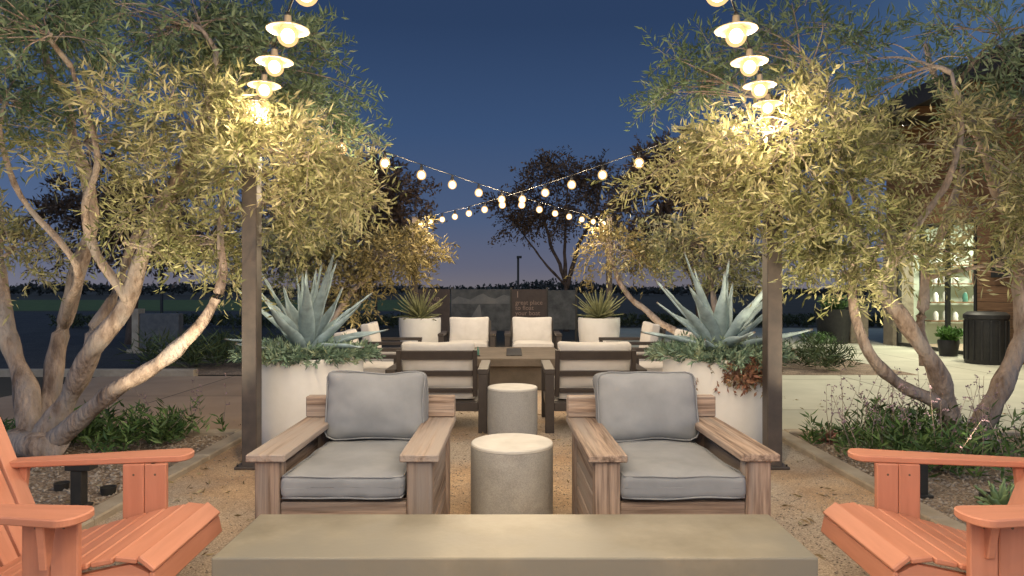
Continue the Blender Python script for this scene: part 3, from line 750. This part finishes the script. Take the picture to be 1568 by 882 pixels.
for x,y in ((-2.74,4.32),(2.72,4.55)):
    e=empty("path_bollard",(x,y,.012))
    box("stem",(.07,.07,.24),(0,0,.12),dark_mat,e); box("head",(.16,.09,.055),(.015,0,.268),dark_mat,e); box("foot",(.12,.11,.02),(0,0,.01),dark_mat,e)
def fill_uplight(x,y,tx,ty,tz,en,spot=80):  # spot and housing added to brighten the tree crowns and trunks
    e=empty("added_tree_uplight",(x,y,.012))
    lathe("housing",[(0,.0),(.045,0),(.05,.05),(.044,.05),(.040,.01),(0,.01)],dark_mat,e,n=16)
    d=Vector((tx-x,ty-y,tz-.1)); q=d.to_track_quat('-Z','Y').to_euler()
    light("lamp",'SPOT',(0,0,.06),en,(1,.84,.58),.03,e,rot=tuple(q),spot=spot)
fill_uplight(-2.72,4.6,-1.95,5.2,2.4,260,78); fill_uplight(2.72,4.75,2.0,5.2,2.3,260,78)
fill_uplight(-3.1,4.7,-3.0,5.5,2.6,150,80); fill_uplight(-4.7,4.7,-4.2,5.6,2.8,110,85)
fill_uplight(3.1,4.45,3.0,5.5,2.3,130,80); fill_uplight(4.75,4.4,4.0,5.6,2.7,110,85)
fill_uplight(-2.9,11.6,-2.6,12.7,2.2,70,90); fill_uplight(2.7,11.6,2.4,12.7,2.2,55,90)

# ------------------------------------------------------------------ background: banners, pole, sign
banner_m=noisemat("banner_dark",(0.05,0.04,0.037),(0.07,0.055,0.05),rough=.8,bump=0)
white_ink=noisemat("banner_ink",(0.22,0.16,0.13),(0.26,0.19,0.16),rough=.8,bump=0)
ink2=noisemat("banner_photo_light",(0.07,0.08,0.09),(0.14,0.14,0.14),scale=3,rough=.8,bump=0)
ink3=noisemat("banner_photo_dark",(0.03,0.035,0.04),(0.08,0.085,0.09),scale=5,rough=.8,bump=0)
fe=empty("banner_fence",(0,16.5,0))
for i,x in enumerate((-3.3,-1.45,-.02,.85,1.55)): box("fence_post_%d"%i,(.06,.06,1.42),(x,.05,.71),dark_mat,fe)
def text(s,x,z,size,parent,mat):
    c=bpy.data.curves.new("text","FONT"); c.body=s; c.size=size; c.extrude=.002; c.align_x='LEFT'; c.space_line=.85
    c.materials.append(mat)
    o=bpy.data.objects.new("lettering",c); o.location=(x,-.03,z); o.rotation_euler=(R(90),0,0); col.objects.link(o); o.parent=parent
box("banner_text_right",(.84,.02,1.0),(.42,0,.87),banner_m,fe)
box("banner_text_left",(1.0,.02,1.0),(-2.0,0,.87),banner_m,fe)
box("banner_photo",(1.44,.02,1.0),(-.76,0,.87),ink3,fe)
box("banner_plain",(.66,.02,.95),(1.2,0,.87),ink3,fe)
text("1",.08,1.17,.22,fe,white_ink)
text("great place\nto float\nyour boat",.08,1.0,.15,fe,white_ink)
text("p-up\nshop",-2.05,1.1,.17,fe,white_ink)
mesh("photo_mountains",[(-1.46,-.014,1.1),(-1.3,-.014,1.2),(-1.2,-.014,1.17),(-1.0,-.014,1.12),(-.82,-.014,1.22),(-.7,-.014,1.27),(-.55,-.014,1.18),(-.4,-.014,1.14),(-.2,-.014,1.24),(-.06,-.014,1.2),(-.06,-.014,1.02),(-1.46,-.014,1.02)],[tuple(range(12))],ink2,fe)
mesh("photo_road",[(-1.15,-.016,.4),(-.95,-.016,.75),(-.80,-.016,1.0),(-.77,-.016,1.0),(-.74,-.016,.75),(-.62,-.016,.4)],[tuple(range(6))],ink2,fe)
p=empty("street_lamp",(.34,38,0)); box("pole",(.12,.12,3.1),(0,0,1.55),dark_mat,p); box("head",(.28,.4,.12),(.06,0,3.12),dark_mat,p)
p=empty("street_lamp",(-19.5,38,0)); box("pole",(.12,.12,3.4),(0,0,1.7),dark_mat,p); box("head",(.28,.4,.12),(.06,0,3.42),dark_mat,p)
ms=empty("monument_sign",(-7.6,14.8,0))
sg=noisemat("monument_concrete",(0.08,0.085,0.09),(0.13,0.13,0.13),rough=.8)
box("slab",(.85,.22,.85),(0,0,.425),sg,ms,bevel=.01); box("side_pier",(.14,.28,.95),(-.5,0,.475),kerb_m,ms); box("footing",(1.3,.4,.08),(0,0,.04),kerb_m,ms)

# ------------------------------------------------------------------ building
bd=empty("restaurant_building")
WX=9.3
stone=noisemat("stone_wall",(0.22,0.18,0.13),(0.36,0.30,0.22),scale=3,rough=.9,bump=.8,bscale=9,bdist=.03)
cream=noisemat("interior_wall",(0.42,0.47,0.38),(0.52,0.56,0.47),scale=1,rough=.9,bump=0)
def clad(y0,y1,z0,z1,nm):
    n=int(round((z1-z0)/.16)); h=(z1-z0)/n
    for i in range(n): box("%s_board_%d"%(nm,i),(.03,y1-y0,h-.008),(WX-.02,(y0+y1)/2,z0+h*(i+.5)),siding,bd,bevel=.003)
    box(nm+"_core",(.2,y1-y0,z1-z0),(WX+.1,(y0+y1)/2,(z0+z1)/2),dark_mat,bd,bevel=0)
clad(5.0,13.6,0.0,5.0,"side_wall")
clad(13.6,16.9,2.82,5.0,"over_door")
box("stone_pier",(.5,.45,2.82),(WX+.15,16.7,1.41),stone,bd,bevel=.01)
box("end_wall",(8,.2,5.0),(WX+4.4,17.05,2.5),stone,bd,bevel=0)
box("low_stone_pier",(.45,.45,.95),(8.75,17.4,.475),stone,bd,bevel=.015)
box("roof",(12,13.4,.28),(7.9+6,11.0,5.16),dark_mat,bd,bevel=.01)
box("fascia",(.06,13.5,.36),(7.86,11.0,5.12),dark_mat,bd)
for i in range(8): box("soffit_beam_%d"%i,(1.3,.12,.16),(8.58,5.6+i*1.6,4.93),siding,bd)
box("interior_floor",(5,4,.02),(WX+2.6,15,.02),walk_m,bd,bevel=0)
box("interior_back_wall",(.1,4,3.0),(WX+5,14.9,1.5),cream,bd,bevel=0)
box("interior_side_wall",(4.9,.1,3.0),(WX+2.5,16.85,1.5),cream,bd,bevel=0)
box("interior_near_wall",(4.7,.1,3.0),(WX+2.6,13.1,1.5),cream,bd,bevel=0)
box("interior_ceiling",(5,4,.05),(WX+2.72,15,3.05),cream,bd,bevel=0)
for i in range(4):
    box("shelf_%d"%i,(1.6,.28,.03),(WX+1.6,16.6,.6+i*.45),siding,bd)
    for j in range(6):
        if rr.random()<.8:
            hh=rr.uniform(.12,.3); lathe("jar_%d_%d"%(i,j),[(0,0),(.06,0),(.06,hh*.7),(.025,hh),(0,hh)],rr.choice([planter_mat,gl,siding['x'],pale_fab]),bd,(WX+1.0+j*.24,16.6,.616+i*.45),n=12)
box("counter",(1.8,.6,1.0),(WX+3.4,15.6,.52),siding,bd); box("counter_top",(1.9,.7,.05),(WX+3.4,15.6,1.05),planter_mat,bd)
ys=[13.66,14.57,15.48,16.4]
for i,y in enumerate(ys): box("door_mullion_%d"%i,(.09,.07,2.8),(WX,y,1.4),dark_mat,bd)
for i in range(3):
    w_=ys[i+1]-ys[i]-.07; yc=(ys[i]+ys[i+1])/2
    for j,z in enumerate((.06,2.2,2.76)): box("door_rail_%d_%d"%(i,j),(.06,w_,.08),(WX,yc,z),dark_mat,bd)
glass,nt,b=newmat("thin_glass"); N=nt.nodes
tr=N.new("ShaderNodeBsdfTransparent"); gs=N.new("ShaderNodeBsdfGlossy"); gs.inputs['Roughness'].default_value=.03
mx=N.new("ShaderNodeMixShader"); mx.inputs[0].default_value=.10; tr.inputs[0].default_value=(.86,.93,.9,1)
nt.links.new(tr.outputs[0],mx.inputs[1]); nt.links.new(gs.outputs[0],mx.inputs[2]); nt.links.new(mx.outputs[0],N["Material Output"].inputs[0])
mesh("door_glass",[(WX+.01,13.7,.1),(WX+.01,16.36,.1),(WX+.01,16.36,2.72),(WX+.01,13.7,2.72)],[(0,1,2,3)],glass,bd)
box("wall_sign",(.04,.5,.7),(WX-.06,12.9,1.95),dark_mat,bd)
light("ceiling_light_1",'AREA',(WX+1.6,15.2,2.98),210,(1,.95,.78),.9,bd); light("ceiling_light_2",'AREA',(WX+3.6,15.2,2.98),210,(1,.95,.78),.9,bd)
for i,y in enumerate((8.2,11.4,14.6)):
    lathe("soffit_fixture_%d"%i,[(.0,.0),(.09,.0),(.1,-.02),(.1,-.1),(.09,-.1),(.085,-.03),(0,-.03)],dark_mat,bd,(8.45,y,4.98),n=20)
    light("soffit_light_%d"%i,'SPOT',(8.45,y,4.9),800,(1,.92,.70),.07,bd,rot=(0,R(24),0),spot=115)

e=empty("potted_plant",(8.1,17.2,.01))
lathe("pot",[(0,0),(.33,0),(.45,.8),(.46,.86),(.42,.86),(.40,.8),(0,.8)],dark_mat,e,n=32)
rng=np.random.default_rng(9); n=90
a=rng.uniform(0,6.28,n); S=np.stack([np.cos(a)*.25*rng.random(n),np.sin(a)*.25*rng.random(n),np.full(n,.8)],1)
D=norm(np.stack([rng.normal(0,.5,n),rng.normal(0,.5,n),np.ones(n)],1))
leaf_object("foliage",S,D,rng.uniform(.25,.6,n),12,.12,.03,GS,rng,e,mat=leaf_far)
e=empty("potted_plant",(8.95,14.0,.01))
lathe("pot",[(0,0),(.16,0),(.2,.3),(.19,.33),(.16,.3),(0,.3)],dark_mat,e,n=24)
S=S*.5; S[:,2]=.3
leaf_object("foliage",S,D,rng.uniform(.15,.4,n),12,.10,.04,[(.05,.12,.02),(.12,.25,.05)],rng,e,mat=leaf_far)
e=empty("trash_can",(8.75,12.6,.01))
lathe("body",[(0,0),(.33,0),(.34,.02),(.34,.82),(.36,.83),(.36,.9),(.30,.95),(.16,.96),(.16,.9),(0,.9)],dark_mat,e,n=32)
for i in range(16):
    a=i*2*math.pi/16; box("rib_%d"%i,(.02,.03,.72),(.348*math.cos(a),.348*math.sin(a),.43),dark_mat,e,rot=(0,0,a))
shrub("low_shrub",[(7.2+rr.uniform(0,.8),16.6+rr.uniform(0,.6)) for _ in range(6)],87,GS,h=(.12,.3))

# ------------------------------------------------------------------ world
w=bpy.data.worlds.new("World"); scene.world=w; w.use_nodes=True
nt=w.node_tree; N=nt.nodes; L=nt.links; bg=N["Background"]
tc=N.new("ShaderNodeTexCoord"); sp=N.new("ShaderNodeSeparateXYZ"); L.new(tc.outputs['Generated'],sp.inputs[0])
cr=N.new("ShaderNodeValToRGB"); el=cr.color_ramp.elements
stops=[(0.0,(.17,.155,.18)),(.03,(.125,.13,.185)),(.10,(.075,.110,.20)),(.22,(.043,.083,.18)),(.36,(.026,.052,.12)),(.6,(.022,.042,.10)),(1,(.02,.04,.09))]
el[0].position=stops[0][0]; el[0].color=(*stops[0][1],1); el[1].position=1; el[1].color=(*stops[-1][1],1)
for p_,c_ in stops[1:-1]:
    q=el.new(p_); q.color=(*c_,1)
L.new(sp.outputs['Z'],cr.inputs[0])
def mrange(sock,a,b_):
    m=N.new("ShaderNodeMapRange"); m.inputs['From Min'].default_value=a; m.inputs['From Max'].default_value=b_
    m.inputs['To Min'].default_value=0; m.inputs['To Max'].default_value=1; L.new(sock,m.inputs[0]); return m.outputs[0]
def addc(f,src,c_):
    a=N.new("ShaderNodeMixRGB"); a.blend_type='ADD'; a.inputs[2].default_value=(*c_,1); L.new(f,a.inputs[0]); L.new(src,a.inputs[1]); return a.outputs[0]
o_=addc(mrange(sp.outputs['Y'],.15,-1.0),cr.outputs[0],(.50,.60,.76))   # unseen afterglow side behind the camera, brightened as cool frontal fill
o_=addc(mrange(sp.outputs['X'],.35,.8),o_,(.07,.14,.24))
o_=addc(mrange(sp.outputs['X'],-.4,-.9),o_,(.03,.06,.12))
L.new(o_,bg.inputs['Color']); bg.inputs['Strength'].default_value=1.0

# ------------------------------------------------------------------ camera
cd=bpy.data.cameras.new("camera"); cd.lens=24; cd.sensor_width=36; cd.clip_end=2000; cd.clip_start=.05
cam=bpy.data.objects.new("camera",cd); cam.location=(0,0,1.4); cam.rotation_euler=(R(90),0,0); col.objects.link(cam)
scene.camera=cam
scene.view_settings.view_transform='Standard'; scene.view_settings.look='None'; scene.view_settings.exposure=0
